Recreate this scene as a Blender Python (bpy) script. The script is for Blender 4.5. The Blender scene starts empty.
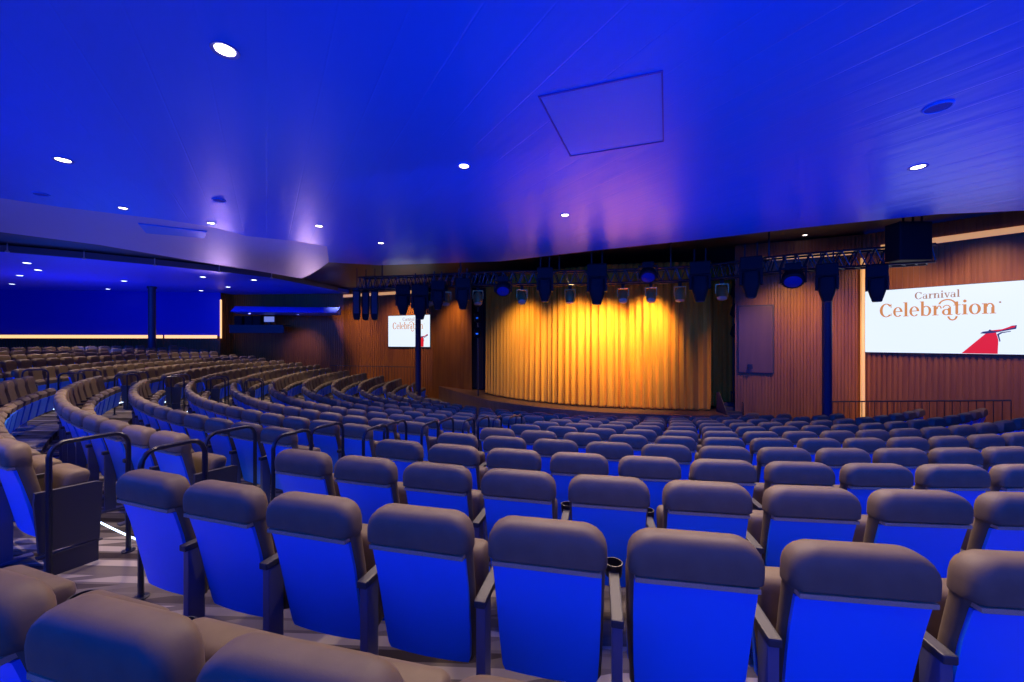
import bpy, bmesh, math, random
from math import sin, cos, pi, radians as rad, atan2, hypot, sqrt
from mathutils import Vector, Matrix
random.seed(7)
S = bpy.context.scene
COL = S.collection

# ------------------------------------------------------------------ helpers
def tag(o, label=None, cat=None, group=None, kind=None):
    if label: o['label'] = label
    if cat: o['category'] = cat
    if group: o['group'] = group
    if kind: o['kind'] = kind
    return o

def empty(name, loc=(0, 0, 0), rz=0.0):
    o = bpy.data.objects.new(name, None)
    COL.objects.link(o)
    o.location = loc
    o.rotation_euler = (0, 0, rz)
    o.empty_display_size = 0.1
    return o

class MB:
    """collects faces, then links them as one mesh object"""
    def __init__(s): s.v, s.f, s.m = [], [], []
    def face(s, idx, m=0): s.f.append(tuple(idx)); s.m.append(m)
    def quad(s, pts, m=0):
        b = len(s.v); s.v += [tuple(p) for p in pts]; s.face(range(b, b + len(pts)), m)
    def box(s, c, d, m=0, M=None):
        b = len(s.v); hx, hy, hz = d[0] / 2, d[1] / 2, d[2] / 2
        for z in (-hz, hz):
            for x, y in ((-hx, -hy), (hx, -hy), (hx, hy), (-hx, hy)):
                p = Vector((x, y, z))
                if M: p = M @ p
                s.v.append((p.x + c[0], p.y + c[1], p.z + c[2]))
        for q in ((3, 2, 1, 0), (4, 5, 6, 7), (0, 1, 5, 4), (1, 2, 6, 5), (2, 3, 7, 6), (3, 0, 4, 7)):
            s.face([b + i for i in q], m)
    def loft(s, rings, m=0, cap=True, closed=True):
        n = len(rings[0]); b = len(s.v)
        for r in rings: s.v += [tuple(p) for p in r]
        for i in range(len(rings) - 1):
            for j in range(n if closed else n - 1):
                k = (j + 1) % n
                s.face((b + i * n + j, b + i * n + k, b + (i + 1) * n + k, b + (i + 1) * n + j), m)
        if cap and closed:
            s.face([b + j for j in range(n)][::-1], m)
            s.face([b + (len(rings) - 1) * n + j for j in range(n)], m)
    def tube(s, pts, r, n=8, m=0, cap=True):
        pts = [Vector(p) for p in pts]; rings = []
        up = None
        for i, p in enumerate(pts):
            a = pts[max(i - 1, 0)]; c = pts[min(i + 1, len(pts) - 1)]
            t = (c - a).normalized()
            if up is None:
                up = Vector((0, 0, 1)) if abs(t.z) < 0.9 else Vector((1, 0, 0))
            u = t.cross(up)
            if u.length < 1e-5: u = t.cross(Vector((1, 0.1, 0)))
            u.normalize(); w = u.cross(t).normalized(); up = w
            rr = r[i] if isinstance(r, (list, tuple)) else r
            rings.append([p + (u * cos(2 * pi * j / n) + w * sin(2 * pi * j / n)) * rr for j in range(n)])
        s.loft(rings, m, cap)
    def lathe(s, prof, c=(0, 0, 0), n=16, m=0, M=None, cap=True):
        rings = []
        for r, z in prof:
            ring = []
            for j in range(n):
                p = Vector((r * cos(2 * pi * j / n), r * sin(2 * pi * j / n), z))
                if M: p = M @ p
                ring.append((p.x + c[0], p.y + c[1], p.z + c[2]))
            rings.append(ring)
        s.loft(rings, m, cap)
    def prism(s, poly, z0, z1, m=0):
        s.loft([[(x, y, z0) for x, y in poly], [(x, y, z1) for x, y in poly]], m)
    def mesh(s, name, mats, smooth=False, bevel=0, recalc=True):
        me = bpy.data.meshes.new(name)
        me.from_pydata(s.v, [], s.f)
        for m in (mats if isinstance(mats, (list, tuple)) else [mats]): me.materials.append(m)
        me.polygons.foreach_set('material_index', s.m)
        if recalc or bevel:
            bm = bmesh.new(); bm.from_mesh(me)
            if recalc: bmesh.ops.recalc_face_normals(bm, faces=bm.faces)
            if bevel:
                ed = [e for e in bm.edges if len(e.link_faces) == 2 and e.calc_face_angle(0) > 0.6]
                bmesh.ops.bevel(bm, geom=ed, offset=bevel, segments=2, profile=0.6, affect='EDGES')
            bm.to_mesh(me); bm.free()
        if smooth:
            me.polygons.foreach_set('use_smooth', [True] * len(me.polygons))
            try: me.set_sharp_from_angle(angle=rad(42))
            except Exception: pass
        me.update()
        return me
    def build(s, name, mats, parent=None, **k):
        return link(name, s.mesh(name, mats, **k), parent)

def link(name, me, parent=None):
    o = bpy.data.objects.new(name, me)
    COL.objects.link(o)
    if parent: o.parent = parent
    return o

def copy_tree(o, parent=None):
    c = o.copy(); COL.objects.link(c)
    c.parent = parent
    for ch in o.children: copy_tree(ch, c)
    return c

# ------------------------------------------------------------------ materials
def mat(name, col, rough=0.5, metal=0.0, emit=None, estr=0.0, spec=0.5, coat=0.0):
    m = bpy.data.materials.new(name); m.use_nodes = True
    b = m.node_tree.nodes['Principled BSDF']
    b.inputs['Base Color'].default_value = (*col, 1)
    b.inputs['Roughness'].default_value = rough
    b.inputs['Metallic'].default_value = metal
    b.inputs['Specular IOR Level'].default_value = spec
    b.inputs['Coat Weight'].default_value = coat
    if emit:
        b.inputs['Emission Color'].default_value = (*emit, 1)
        b.inputs['Emission Strength'].default_value = estr
    return m

def nodes(m):
    nt = m.node_tree
    return nt.nodes, nt.links, nt.nodes['Principled BSDF']

def noise_bump(m, scale, strength, dist=0.01, stretch=(1, 1, 1), coord='Object', detail=3, rot=(0, 0, 0)):
    N, L, b = nodes(m)
    tc = N.new('ShaderNodeTexCoord'); mp = N.new('ShaderNodeMapping'); no = N.new('ShaderNodeTexNoise'); bp = N.new('ShaderNodeBump')
    mp.inputs['Scale'].default_value = stretch
    mp.inputs['Rotation'].default_value = rot
    no.inputs['Scale'].default_value = scale; no.inputs['Detail'].default_value = detail
    bp.inputs['Strength'].default_value = strength; bp.inputs['Distance'].default_value = dist
    L.new(tc.outputs[coord], mp.inputs['Vector']); L.new(mp.outputs['Vector'], no.inputs['Vector'])
    L.new(no.outputs['Fac'], bp.inputs['Height']); L.new(bp.outputs['Normal'], b.inputs['Normal'])
    return no, bp, mp, tc

def noise_color(m, c0, c1, scale, stretch=(1, 1, 1), coord='Object', detail=4, lo=0.3, hi=0.7):
    N, L, b = nodes(m)
    tc = N.new('ShaderNodeTexCoord'); mp = N.new('ShaderNodeMapping'); no = N.new('ShaderNodeTexNoise'); cr = N.new('ShaderNodeValToRGB')
    mp.inputs['Scale'].default_value = stretch
    no.inputs['Scale'].default_value = scale; no.inputs['Detail'].default_value = detail
    cr.color_ramp.elements[0].position = lo; cr.color_ramp.elements[0].color = (*c0, 1)
    cr.color_ramp.elements[1].position = hi; cr.color_ramp.elements[1].color = (*c1, 1)
    L.new(tc.outputs[coord], mp.inputs['Vector']); L.new(mp.outputs['Vector'], no.inputs['Vector'])
    L.new(no.outputs['Fac'], cr.inputs['Fac']); L.new(cr.outputs['Color'], b.inputs['Base Color'])
    return cr

M_leather = mat('taupe_leather', (0.20, 0.142, 0.075), 0.55, spec=0.2)
noise_color(M_leather, (0.145, 0.103, 0.060), (0.172, 0.123, 0.071), 14)
noise_bump(M_leather, 160, 0.12, 0.002)
M_panel = mat('blue_lit_back_shell', (0.006, 0.19, 0.85), 0.42, spec=0.45)  # blue light put into the base colour; the shell itself is greyish
noise_bump(M_panel, 220, 0.05, 0.001)
M_pan = mat('blue_seat_pan', (0.006, 0.11, 0.85), 0.45)
M_black = mat('black_plastic', (0.012, 0.012, 0.016), 0.4)
noise_bump(M_black, 90, 0.05, 0.001)
M_post = mat('grey_metal_post', (0.12, 0.12, 0.2), 0.4, 0.2)
M_side = mat('dark_grey_laminate', (0.04, 0.036, 0.038), 0.5)
noise_bump(M_side, 60, 0.06, 0.001)
M_rail = mat('black_powder_coat', (0.02, 0.02, 0.028), 0.35, 0.3)
M_strip = mat('bronze_grille', (0.5, 0.36, 0.22), 0.45, 0.1)
def grille(m):
    N, L, b = nodes(m)
    tc = N.new('ShaderNodeTexCoord'); mp = N.new('ShaderNodeMapping'); vo = N.new('ShaderNodeTexVoronoi'); cr = N.new('ShaderNodeValToRGB')
    vo.inputs['Randomness'].default_value = 0.0
    mp.inputs['Scale'].default_value = (110, 110, 110)
    cr.color_ramp.elements[0].position = 0.30; cr.color_ramp.elements[0].color = (0.02, 0.015, 0.012, 1)
    cr.color_ramp.elements[1].position = 0.38; cr.color_ramp.elements[1].color = (0.62, 0.46, 0.28, 1)
    L.new(tc.outputs['Object'], mp.inputs['Vector']); L.new(mp.outputs['Vector'], vo.inputs['Vector'])
    L.new(vo.outputs['Distance'], cr.inputs['Fac']); L.new(cr.outputs['Color'], b.inputs['Base Color'])
grille(M_strip)

def wood(name, c0, c1, rough=0.45):
    m = mat(name, c0, rough)
    noise_color(m, c0, c1, 3.0, (3, 3, 0.25), lo=0.25, hi=0.75, detail=6)
    return m
M_wood = wood('walnut_slats', (0.23, 0.072, 0.005), (0.37, 0.130, 0.009))
M_wood_plain = wood('dark_walnut_panel', (0.10, 0.045, 0.028), (0.14, 0.062, 0.036))

def ceiling_mat(name, base, rough, groove=True, ang=0.55):
    m = mat(name, base, rough, spec=0.5)
    N, L, b = nodes(m)
    tc = N.new('ShaderNodeTexCoord'); mp = N.new('ShaderNodeMapping')
    mp.inputs['Rotation'].default_value = (0, 0, -ang)
    L.new(tc.outputs['Object'], mp.inputs['Vector'])
    sx = N.new('ShaderNodeSeparateXYZ'); L.new(mp.outputs['Vector'], sx.inputs['Vector'])
    dv = N.new('ShaderNodeMath'); dv.operation = 'DIVIDE'; dv.inputs[1].default_value = 0.42
    L.new(sx.outputs['X'], dv.inputs[0])
    fr = N.new('ShaderNodeMath'); fr.operation = 'FRACT'; L.new(dv.outputs[0], fr.inputs[0])
    pp = N.new('ShaderNodeMath'); pp.operation = 'PINGPONG'; pp.inputs[1].default_value = 0.5; L.new(dv.outputs[0], pp.inputs[0])
    cr = N.new('ShaderNodeValToRGB')
    cr.color_ramp.elements[0].position = 0.0; cr.color_ramp.elements[0].color = (0, 0, 0, 1)
    cr.color_ramp.elements[1].position = 0.03; cr.color_ramp.elements[1].color = (1, 1, 1, 1)
    L.new(pp.outputs[0], cr.inputs['Fac'])
    # gentle waviness of the thin metal planks
    m2 = N.new('ShaderNodeMapping'); m2.inputs['Scale'].default_value = (2.2, 0.5, 1); m2.inputs['Rotation'].default_value = (0, 0, 0)
    L.new(mp.outputs['Vector'], m2.inputs['Vector'])
    no = N.new('ShaderNodeTexNoise'); no.inputs['Scale'].default_value = 1.3; no.inputs['Detail'].default_value = 2
    L.new(m2.outputs['Vector'], no.inputs['Vector'])
    b1 = N.new('ShaderNodeBump'); b1.inputs['Strength'].default_value = 0.5; b1.inputs['Distance'].default_value = 0.03
    L.new(no.outputs['Fac'], b1.inputs['Height'])
    b2 = N.new('ShaderNodeBump'); b2.inputs['Strength'].default_value = 0.42; b2.inputs['Distance'].default_value = 0.004
    L.new(cr.outputs['Color'], b2.inputs['Height']); L.new(b1.outputs['Normal'], b2.inputs['Normal'])
    L.new(b2.outputs['Normal'], b.inputs['Normal'])
    return m
M_ceil = ceiling_mat('blue_plank_ceiling', (0.004, 0.15, 0.74), 0.33)
M_band = ceiling_mat('pink_lit_ceiling_edge', (0.50, 0.40, 0.62), 0.5)  # pale lilac stands in for pink light reflected along the edge
M_soffit = ceiling_mat('blue_soffit', (0.04, 0.09, 0.75), 0.4)
M_dark = mat('black_void_paint', (0.012, 0.010, 0.010), 0.8)
noise_bump(M_dark, 20, 0.1, 0.01)
M_stageceil = mat('dark_stage_ceiling', (0.05, 0.032, 0.026), 0.45)
noise_bump(M_stageceil, 8, 0.15, 0.01)
M_bluewall = mat('deep_blue_wall', (0.012, 0.02, 0.55), 0.6)
noise_bump(M_bluewall, 30, 0.05, 0.004)
M_fascia = mat('grey_soffit_fascia', (0.12, 0.11, 0.16), 0.5)
M_drape = mat('black_drape', (0.01, 0.008, 0.008), 0.9)
noise_bump(M_drape, 40, 0.2, 0.004)

M_curtain = mat('gold_velvet', (0.85, 0.33, 0.05), 0.75, spec=0.2)
b_ = M_curtain.node_tree.nodes['Principled BSDF']
b_.inputs['Sheen Weight'].default_value = 0.25; b_.inputs['Sheen Tint'].default_value = (1, 0.6, 0.2, 1)
noise_color(M_curtain, (0.80, 0.30, 0.016), (0.90, 0.38, 0.028), 2.2, (6, 6, 0.4))
noise_bump(M_curtain, 260, 0.15, 0.002)
M_stagefloor = wood('stage_boards', (0.13, 0.065, 0.035), (0.2, 0.1, 0.055), 0.35)

# carpet: taupe with pale broken bands
def carpet():
    m = mat('striped_carpet', (0.1, 0.08, 0.07), 0.95, spec=0.1)
    N, L, b = nodes(m)
    tc = N.new('ShaderNodeTexCoord'); mp = N.new('ShaderNodeMapping')
    mp.inputs['Rotation'].default_value = (0, 0, 0.42)
    mp.inputs['Scale'].default_value = (0.55, 5.5, 1)
    L.new(tc.outputs['Object'], mp.inputs['Vector'])
    br = N.new('ShaderNodeTexBrick')
    br.inputs['Color1'].default_value = (0.04, 0.03, 0.027, 1); br.inputs['Color2'].default_value = (0.42, 0.36, 0.29, 1)
    br.inputs['Mortar'].default_value = (0.12, 0.10, 0.085, 1)
    br.inputs['Scale'].default_value = 1.0; br.inputs['Mortar Size'].default_value = 0.06; br.inputs['Bias'].default_value = -0.1
    br.inputs['Brick Width'].default_value = 0.8; br.inputs['Row Height'].default_value = 0.5
    L.new(mp.outputs['Vector'], br.inputs['Vector'])
    L.new(br.outputs['Color'], b.inputs['Base Color'])
    no = N.new('ShaderNodeTexNoise'); no.inputs['Scale'].default_value = 350
    bp = N.new('ShaderNodeBump'); bp.inputs['Strength'].default_value = 0.3; bp.inputs['Distance'].default_value = 0.004
    L.new(tc.outputs['Object'], no.inputs['Vector']); L.new(no.outputs['Fac'], bp.inputs['Height']); L.new(bp.outputs['Normal'], b.inputs['Normal'])
    return m
M_carpet = carpet()
M_led = mat('white_step_light', (0.8, 0.85, 1), 0.4, emit=(0.6, 0.78, 1.0), estr=3)
M_gold = mat('warm_cove_light', (1, 0.7, 0.3), 0.5, emit=(1.0, 0.50, 0.16), estr=1.5)
M_golddim = mat('soft_warm_strip', (1, 0.7, 0.3), 0.5, emit=(1.0, 0.48, 0.10), estr=0.55)
M_lens = mat('warm_lamp_face', (1, 0.9, 0.8), 0.4, emit=(1.0, 0.82, 0.62), estr=9)
M_lens2 = mat('cool_lamp_face', (1, 1, 1), 0.4, emit=(0.75, 0.82, 1.0), estr=7)
M_ring = mat('downlight_trim', (0.10, 0.12, 0.4), 0.4)
M_truss = mat('dark_truss_metal', (0.05, 0.045, 0.045), 0.4, 0.7)
M_fix = mat('black_lamp_housing', (0.010, 0.009, 0.010), 0.6, spec=0.15)
noise_bump(M_fix, 50, 0.08, 0.002)
M_brass = mat('polished_lamp_can', (0.5, 0.38, 0.10), 0.3, 0.6)
M_glass = mat('lamp_lens_glass', (0.6, 0.58, 0.4), 0.1, 0.4)
M_bluelens = mat('blue_lens', (0.005, 0.012, 0.2), 0.25, emit=(0.0, 0.03, 0.8), estr=0.05)
M_screen = mat('screen_white', (0.02, 0.02, 0.02), 0.4, emit=(0.78, 0.88, 1.0), estr=1.05)
M_copper = mat('copper_lettering', (0.05, 0.03, 0.01), 0.5, emit=(0.62, 0.24, 0.06), estr=0.95)
M_taupe_txt = mat('grey_lettering', (0.05, 0.03, 0.02), 0.5, emit=(0.36, 0.20, 0.13), estr=0.95)
M_red = mat('red_emblem', (0.05, 0, 0), 0.5, emit=(0.72, 0.012, 0.02), estr=0.95)
M_navy = mat('navy_emblem', (0, 0.005, 0.03), 0.5, emit=(0.012, 0.03, 0.12), estr=0.95)
M_pole = mat('blue_black_pole', (0.02, 0.022, 0.055), 0.5)
M_vent = mat('blue_hatch_paint', (0.006, 0.20, 0.72), 0.4)
M_grille = mat('dark_blue_speaker_grille', (0.02, 0.04, 0.35), 0.6)
noise_bump(M_grille, 300, 0.4, 0.003)
M_steel = mat('pale_rod', (0.6, 0.58, 0.6), 0.35, 0.6)

# ------------------------------------------------------------------ seating geometry
CX, CY = 3.544, 17.795                       # centre of the seating arcs
def hh(k): return 0.670 if k == -1 else 0.709 + 0.105 * k + 0.001 * k * k + (.016 if k == 0 else 0)        # top of the backs below eye level
def RR(k): return 16.537 - 0.862 * k
SH = 0.98                                     # height of a seat back
def fz(k): return -hh(k) - SH
def pol(R, deg): return (CX + R * sin(rad(deg)), CY - R * cos(rad(deg)))
PITCH = 0.55
def a1r(k): return -19.5 + 0.73 * k + {-1: -.3, 1: -.18}.get(k, 0)          # first seat right of the near aisle
def a1l(k): return -25.8 + 0.90 * k          # first seat left of it
def a2r(k): return -56.2 - 0.90 * k
def a2l(k): return -62.6 - 0.73 * k
KMIN, KMAX = -5, 10

# floor tiers ---------------------------------------------------------------
def build_floor():
    b = MB()
    angs = [-135 + i * 2.5 for i in range(87)]            # to +80
    prof = [(25.5, fz(KMIN))]
    for k in range(KMIN, KMAX + 1):
        if k > KMIN:
            prof.append((RR(k) + 0.20, fz(k - 1))); prof.append((RR(k) + 0.20, fz(k)))
    prof.append((5.0, fz(KMAX)))
    rings = []
    for a in angs:
        rings.append([(*pol(R, a), z) for R, z in prof])
    b.loft(rings, closed=False)
    o = b.build('floor', M_carpet)
    tag(o, 'striped taupe carpet on the stepped seating tiers', kind='structure')
build_floor()

# ------------------------------------------------------------------ seat meshes
def rrect(hx, hy, r, n):
    pts = []
    r = min(r, hx * .98, hy * .98)
    for qx, qy, a0 in ((1, 1, 0), (-1, 1, 90), (-1, -1, 180), (1, -1, 270)):
        for i in range(n + 1):
            a = rad(a0 + 90 * i / n)
            pts.append((qx * (hx - r) + r * cos(a), qy * (hy - r) + r * sin(a)))
    return pts

def seat_parts(lod):
    """meshes of one theatre seat; +Y is towards the stage, origin on the floor under the headrest"""
    n = (5, 3, 1)[lod]
    P = {}
    # upholstered back with the padded roll at the top
    secs = [(.27, .135, .030, .20), (.30, .128, .036, .215), (.50, .090, .043, .222), (.66, .055, .046, .226), (.800, .020, .048, .230), (.824, .014, .049, .231),
            (.830, .004, .060, .236), (.836, .001, .064, .2375), (.86, -.001, .065, .2375), (.895, -.003, .065, .237), (.920, -.003, .064, .2315), (.942, -.003, .061, .220), (.959, -.003, .055, .204), (.972, -.003, .044, .182), (.98, -.003, .024, .150)]
    if lod == 1: secs = [secs[i] for i in (0, 2, 4, 5, 7, 9, 11, 12, 13, 14)]
    if lod == 2: secs = [secs[i] for i in (0, 2, 5, 7, 9, 12, 14)]
    b = MB()
    b.loft([[(x, y + yc, z) for x, y in rrect(w, t, min(.045, t * .9), n)] for z, yc, t, w in secs])
    P['backrest'] = b.mesh('backrest', M_leather, smooth=True)
    # rear shell
    b = MB(); ps = [(.285, .087, .190), (.31, .083, .200), (.42, .062, .207), (.55, .036, .211), (.68, .008, .214), (.80, -.026, .215)]
    if lod == 2: ps = [ps[0], ps[3], ps[5]]
    rings = []
    nx = (8, 4, 1)[lod]
    for z, y, w in ps:
        rear = [(-w + 2 * w * i / nx, y - .018 + .012 * (2 * i / nx - 1) ** 2, z) for i in range(nx + 1)]
        front = [(x, y + .03, z) for x, _, z in reversed(rear)]
        rings.append(rear + front)
    b.loft(rings)
    P['back_shell'] = b.mesh('back_shell', M_panel, smooth=True)
    # perforated strip between roll and shell
    b = MB(); b.box((0, -.038, .8155), (.428, .040, .017))
    P['vent_grille'] = b.mesh('vent_grille', M_strip)
    # tipped-up cushion
    b = MB()
    cs = [(.25, .235, .04, .19), (.28, .238, .055, .205), (.45, .262, .062, .212), (.60, .285, .070, .212), (.655, .294, .076, .212), (.682, .296, .070, .208), (.697, .297, .056, .202), (.704, .297, .034, .19)]
    if lod == 2: cs = [cs[0], cs[2], cs[4], cs[7]]
    b.loft([[(x, y + yc, z) for x, y in rrect(w, t, min(.04, t * .9), n)] for z, yc, t, w in cs])
    P['seat_cushion'] = b.mesh('seat_cushion', M_leather, smooth=True)
    b = MB()
    b.loft([[(x, y, z) for x, y in ((-w, yy), (w, yy), (w, yy + .03), (-w, yy + .03))] for z, yy, w in ((.24, .278, .19), (.255, .286, .205), (.55, .335, .205), (.57, .338, .19))])
    P['seat_pan'] = b.mesh('seat_pan', M_pan, bevel=0 if lod else .006)
    # arm shared with the next seat, standard under it, cup holder at its tip
    b = MB(); b.box((.275, .150, .618), (.048, .35, .032))
    P['armrest'] = b.mesh('armrest', M_side, bevel=0 if lod else .006)
    b = MB(); b.box((.275, .035, .300), (.040, .085, .602)); b.box((.275, .06, .008), (.07, .24, .016))
    P['support_post'] = b.mesh('support_post', M_post, bevel=0 if lod else .004)
    b = MB()
    prof = [(.030, .600), (.038, .600), (.043, .652), (.043, .660), (.037, .660), (.036, .610), (.006, .606)]
    b.lathe(prof, (.275, .345, 0), (18, 10, 6)[lod])
    P['cup_holder'] = b.mesh('cup_holder', M_black, smooth=True)
    # panel closing a row at an aisle
    b = MB()
    pr = [(.07, .19), (.385, .165), (.405, .60), (.37, .615), (.05, .625), (.045, .55)]
    b.loft([[(-.018, y, z) for y, z in pr], [.018 and (.018, y, z) for y, z in pr]])
    P['side_panel'] = b.mesh('side_panel', M_side, bevel=0 if lod else .006)
    b = MB(); b.box((0, .24, .08), (.035, .28, .16)); b.box((0, .23, .155), (.05, .34, .012))
    P['end_foot'] = b.mesh('end_foot', M_side)
    return P
LOD = [seat_parts(0), seat_parts(1), seat_parts(2)]

def make_seat(lod, end):
    """end: 0 inside the row, -1 first seat at its left, 1 last seat at its right"""
    P = LOD[lod]
    r = empty('theatre_seat')
    bk = link('backrest', P['backrest'], r)
    sh = link('back_shell', P['back_shell'], r)
    if lod < 2:
        vg = link('vent_grille', P['vent_grille'], sh); vg['label'] = 'bronze perforated strip under the headrest'
    cu = link('seat_cushion', P['seat_cushion'], r)
    link('seat_pan', P['seat_pan'], cu)['label'] = 'blue underside of the tipped-up cushion'
    if end != 1:
        a = link('armrest', P['armrest'], r); link('support_post', P['support_post'], r)
        if lod < 2: link('cup_holder', P['cup_holder'], a)
    if end == 1:
        s = link('side_panel', P['side_panel'], r); s.location.x = .275
        f = link('end_foot', P['end_foot'], s)
    return r

ONES = 'first second third fourth fifth sixth seventh eighth ninth tenth eleventh twelfth thirteenth fourteenth fifteenth sixteenth seventeenth eighteenth nineteenth'.split()
TENS = {20: ('twentieth', 'twenty'), 30: ('thirtieth', 'thirty'), 40: ('fortieth', 'forty'), 50: ('fiftieth', 'fifty')}
def ordinal(n):
    if n < 20: return ONES[n - 1]
    t = n // 10 * 10
    return TENS[t][0] if n == t else TENS[t][1] + '-' + ONES[n - t - 1]

def px(p):
    return (512 + 400 * p[0] / p[1], 341 - 400 * p[2] / p[1]) if p[1] > .05 else (-9999, 0)

BLOCKS = {
 'R': (lambda k: a1r(k), +1, lambda k: 33 if k < 8 else 28.5 - 4 * (k - 8)),
 'C': (lambda k: a1l(k), -1, lambda k: a2r(k)),
 'L': (lambda k: a2l(k), -1, lambda k: -97),
}
POLES = ((7.48, 9.5), (-4.06, 17.3), (-17.55, 19.5))
SEATS = []       # (block, k, idx, phi, end)
for k in range(KMIN, KMAX + 1):
    st = math.degrees(PITCH / RR(k))
    for bn, (f0, dr, f1) in BLOCKS.items():
        if bn == 'R' and k < -1: continue
        n = int(abs(f1(k) - f0(k)) / st) + 1
        for i in range(n):
            phi = f0(k) + dr * i * st
            x, y = pol(RR(k), phi)
            if y < .45: continue
            if min(hypot(x - qx, y - qy) for qx, qy in POLES) < .56: continue
            u, v = px((x, y, -hh(k) - .1))
            u2, _ = px((x + .28, y, 0)); u1, _ = px((x - .28, y, 0))
            if u2 < -25 or u1 > 1055 : continue
            if v > 760: continue
            end = (-1 if dr > 0 else 1) if i == 0 else ((1 if dr > 0 else -1) if i == n - 1 else 0)
            SEATS.append((bn, k, i, phi, end, y))
KEEP = None
KEEP_RANGES = {
    ('C', 0): [[0, 2], [4, 5], [9, 15]],
    ('C', 1): [[0, 16]],
    ('C', 2): [[0, 15]],
    ('C', 3): [[0, 10], [15, 15]],
    ('C', 4): [[0, 10]],
    ('C', 5): [[0, 10]],
    ('C', 6): [[0, 10]],
    ('C', 7): [[0, 0], [2, 8]],
    ('C', 8): [[0, 0]],
    ('C', 9): [[0, 0]],
    ('L', -5): [[13, 13]],
    ('L', -4): [[10, 11]],
    ('L', -3): [[7, 10]],
    ('L', -2): [[2, 14]],
    ('L', -1): [[0, 5]],
    ('L', 0): [[0, 6]],
    ('L', 1): [[0, 6]],
    ('L', 2): [[0, 6]],
    ('L', 3): [[0, 6]],
    ('L', 4): [[0, 6]],
    ('L', 5): [[0, 6]],
    ('L', 6): [[3, 5]],
    ('L', 7): [[4, 6]],
    ('L', 8): [[5, 6]],
    ('L', 9): [[6, 6]],
    ('R', -1): [[1, 5]],
    ('R', 0): [[0, 7]],
    ('R', 1): [[0, 8]],
    ('R', 2): [[0, 9]],
    ('R', 3): [[0, 10]],
    ('R', 4): [[0, 12]],
    ('R', 5): [[0, 15]],
    ('R', 6): [[0, 17]],
    ('R', 7): [[0, 15]],
    ('R', 8): [[0, 2], [4, 12]],
    ('R', 9): [[5, 5], [7, 10]],
}
KEEP = {key: [i for a, b in rs for i in range(a, b + 1)] for key, rs in KEEP_RANGES.items()}   # the 300 seats that show largest
order = sorted(SEATS, key=lambda s: s[5])
if KEEP is None: keep = {s[:3] for s in order[:300]}
else: keep = {(bn, k, i) for (bn, k), idx in KEEP.items() for i in idx}

NTH = {k: ordinal(k + 2) for k in range(-1, KMAX + 1)}
def seat_label(bn, k, i):
    if bn == 'R':
        return f'taupe theatre seat, {ordinal(i+1)} right of the near handrail aisle, {NTH[k]} row from the camera' if i else \
               f'taupe theatre seat at the right edge of near handrail aisle, {NTH[k]} row from camera'
    row = {-5: 'rearmost', -4: 'second rearmost', -3: 'third rearmost', -2: 'fourth rearmost', -1: 'fifth rearmost'}.get(k)
    if bn == 'C':
        rw = ordinal(k + 1)
        return f'blue-lit theatre seat, {ordinal(i+1)} left of near handrail aisle, {rw} curved row between the aisles'
    rw = f'{row} row' if row else f'{ordinal(k + 6)} row down from the rear wall'
    return f'taupe-fronted theatre seat, {ordinal(i+1)} beyond the far stepped aisle, {rw}'

protos = {}
def get_proto(lod, end):
    return protos.get((lod, end))
rest = MB()
for bn, k, i, phi, end, y in SEATS:
    x, yy = pol(RR(k), phi)
    z = fz(k); d = hypot(x, yy)
    if (bn, k, i) in keep:
        lod = 0 if d < 4.5 else (1 if d < 10 else 2)
        p = protos.get((lod, end))
        if p is None:
            p = protos[(lod, end)] = make_seat(lod, end); o = p
        else:
            o = copy_tree(p)
        o.location = (x, yy, z); o.rotation_euler = (0, 0, rad(phi))
        tag(o, seat_label(bn, k, i), 'seat', {'R': 'seats right of the near aisle', 'C': 'seats between the two aisles', 'L': 'seats beyond the far aisle'}[bn])
    else:
        M = Matrix.Translation((x, yy, z)) @ Matrix.Rotation(rad(phi), 4, 'Z')
        P = LOD[2]
        names = [('backrest', 0), ('back_shell', 1), ('seat_cushion', 0), ('seat_pan', 1)] + ([('armrest', 2), ('support_post', 3)] if end != 1 else [])
        for nm, mi in names:
            me = P[nm]; b0 = len(rest.v)
            rest.v += [tuple(M @ v.co) for v in me.vertices]
            for f in me.polygons: rest.face([b0 + q for q in f.vertices], mi)
if rest.v:
    o = rest.build('distant_seating', [M_leather, M_panel, M_side, M_post], recalc=False)
    tag(o, 'remaining small theatre seats far off in the curved rows', 'seating', kind='stuff')

# ------------------------------------------------------------------ handrails and step lights in the two aisles
def hoop(name, R0, R1, deg0, deg1, z0, z1, label, group):
    x0, y0 = pol(R0, deg0); x1, y1 = pol(R1, deg1)
    r = empty(name, (x0, y0, z0))
    dx, dy, dz = x1 - x0, y1 - y0, z1 - z0
    H = .97
    L = hypot(dx, dy); e = .09 / max(L, .2)
    pts = [(0, 0, 0), (0, 0, H - .1)]
    for a in (25, 50, 75): pts.append((dx * e * (1 - cos(rad(a))), dy * e * (1 - cos(rad(a))), H - .1 + .1 * sin(rad(a))))
    pts.append((dx * e, dy * e, H)); pts.append((dx * (1 - e), dy * (1 - e), H + dz * .9))
    for a in (25, 50, 75): pts.append((dx * (1 - e + e * sin(rad(a))), dy * (1 - e + e * sin(rad(a))), H + dz - .1 + .1 * cos(rad(a))))
    pts += [(dx, dy, H + dz - .1), (dx, dy, dz)]
    b = MB(); b.tube(pts, .017, 8)
    b.build('rail_tube', M_rail, r, smooth=True)
    for q in ((0, 0, 0), (dx, dy, dz)):
        f = MB(); f.lathe([(.045, 0), (.045, .008), (.022, .014), (.017, .03)], q, 14)
        f.build('floor_flange', M_rail, r, smooth=True)
    return tag(r, label, 'handrail', group)
def deg_of(m, R): return math.degrees(m / R)
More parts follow.
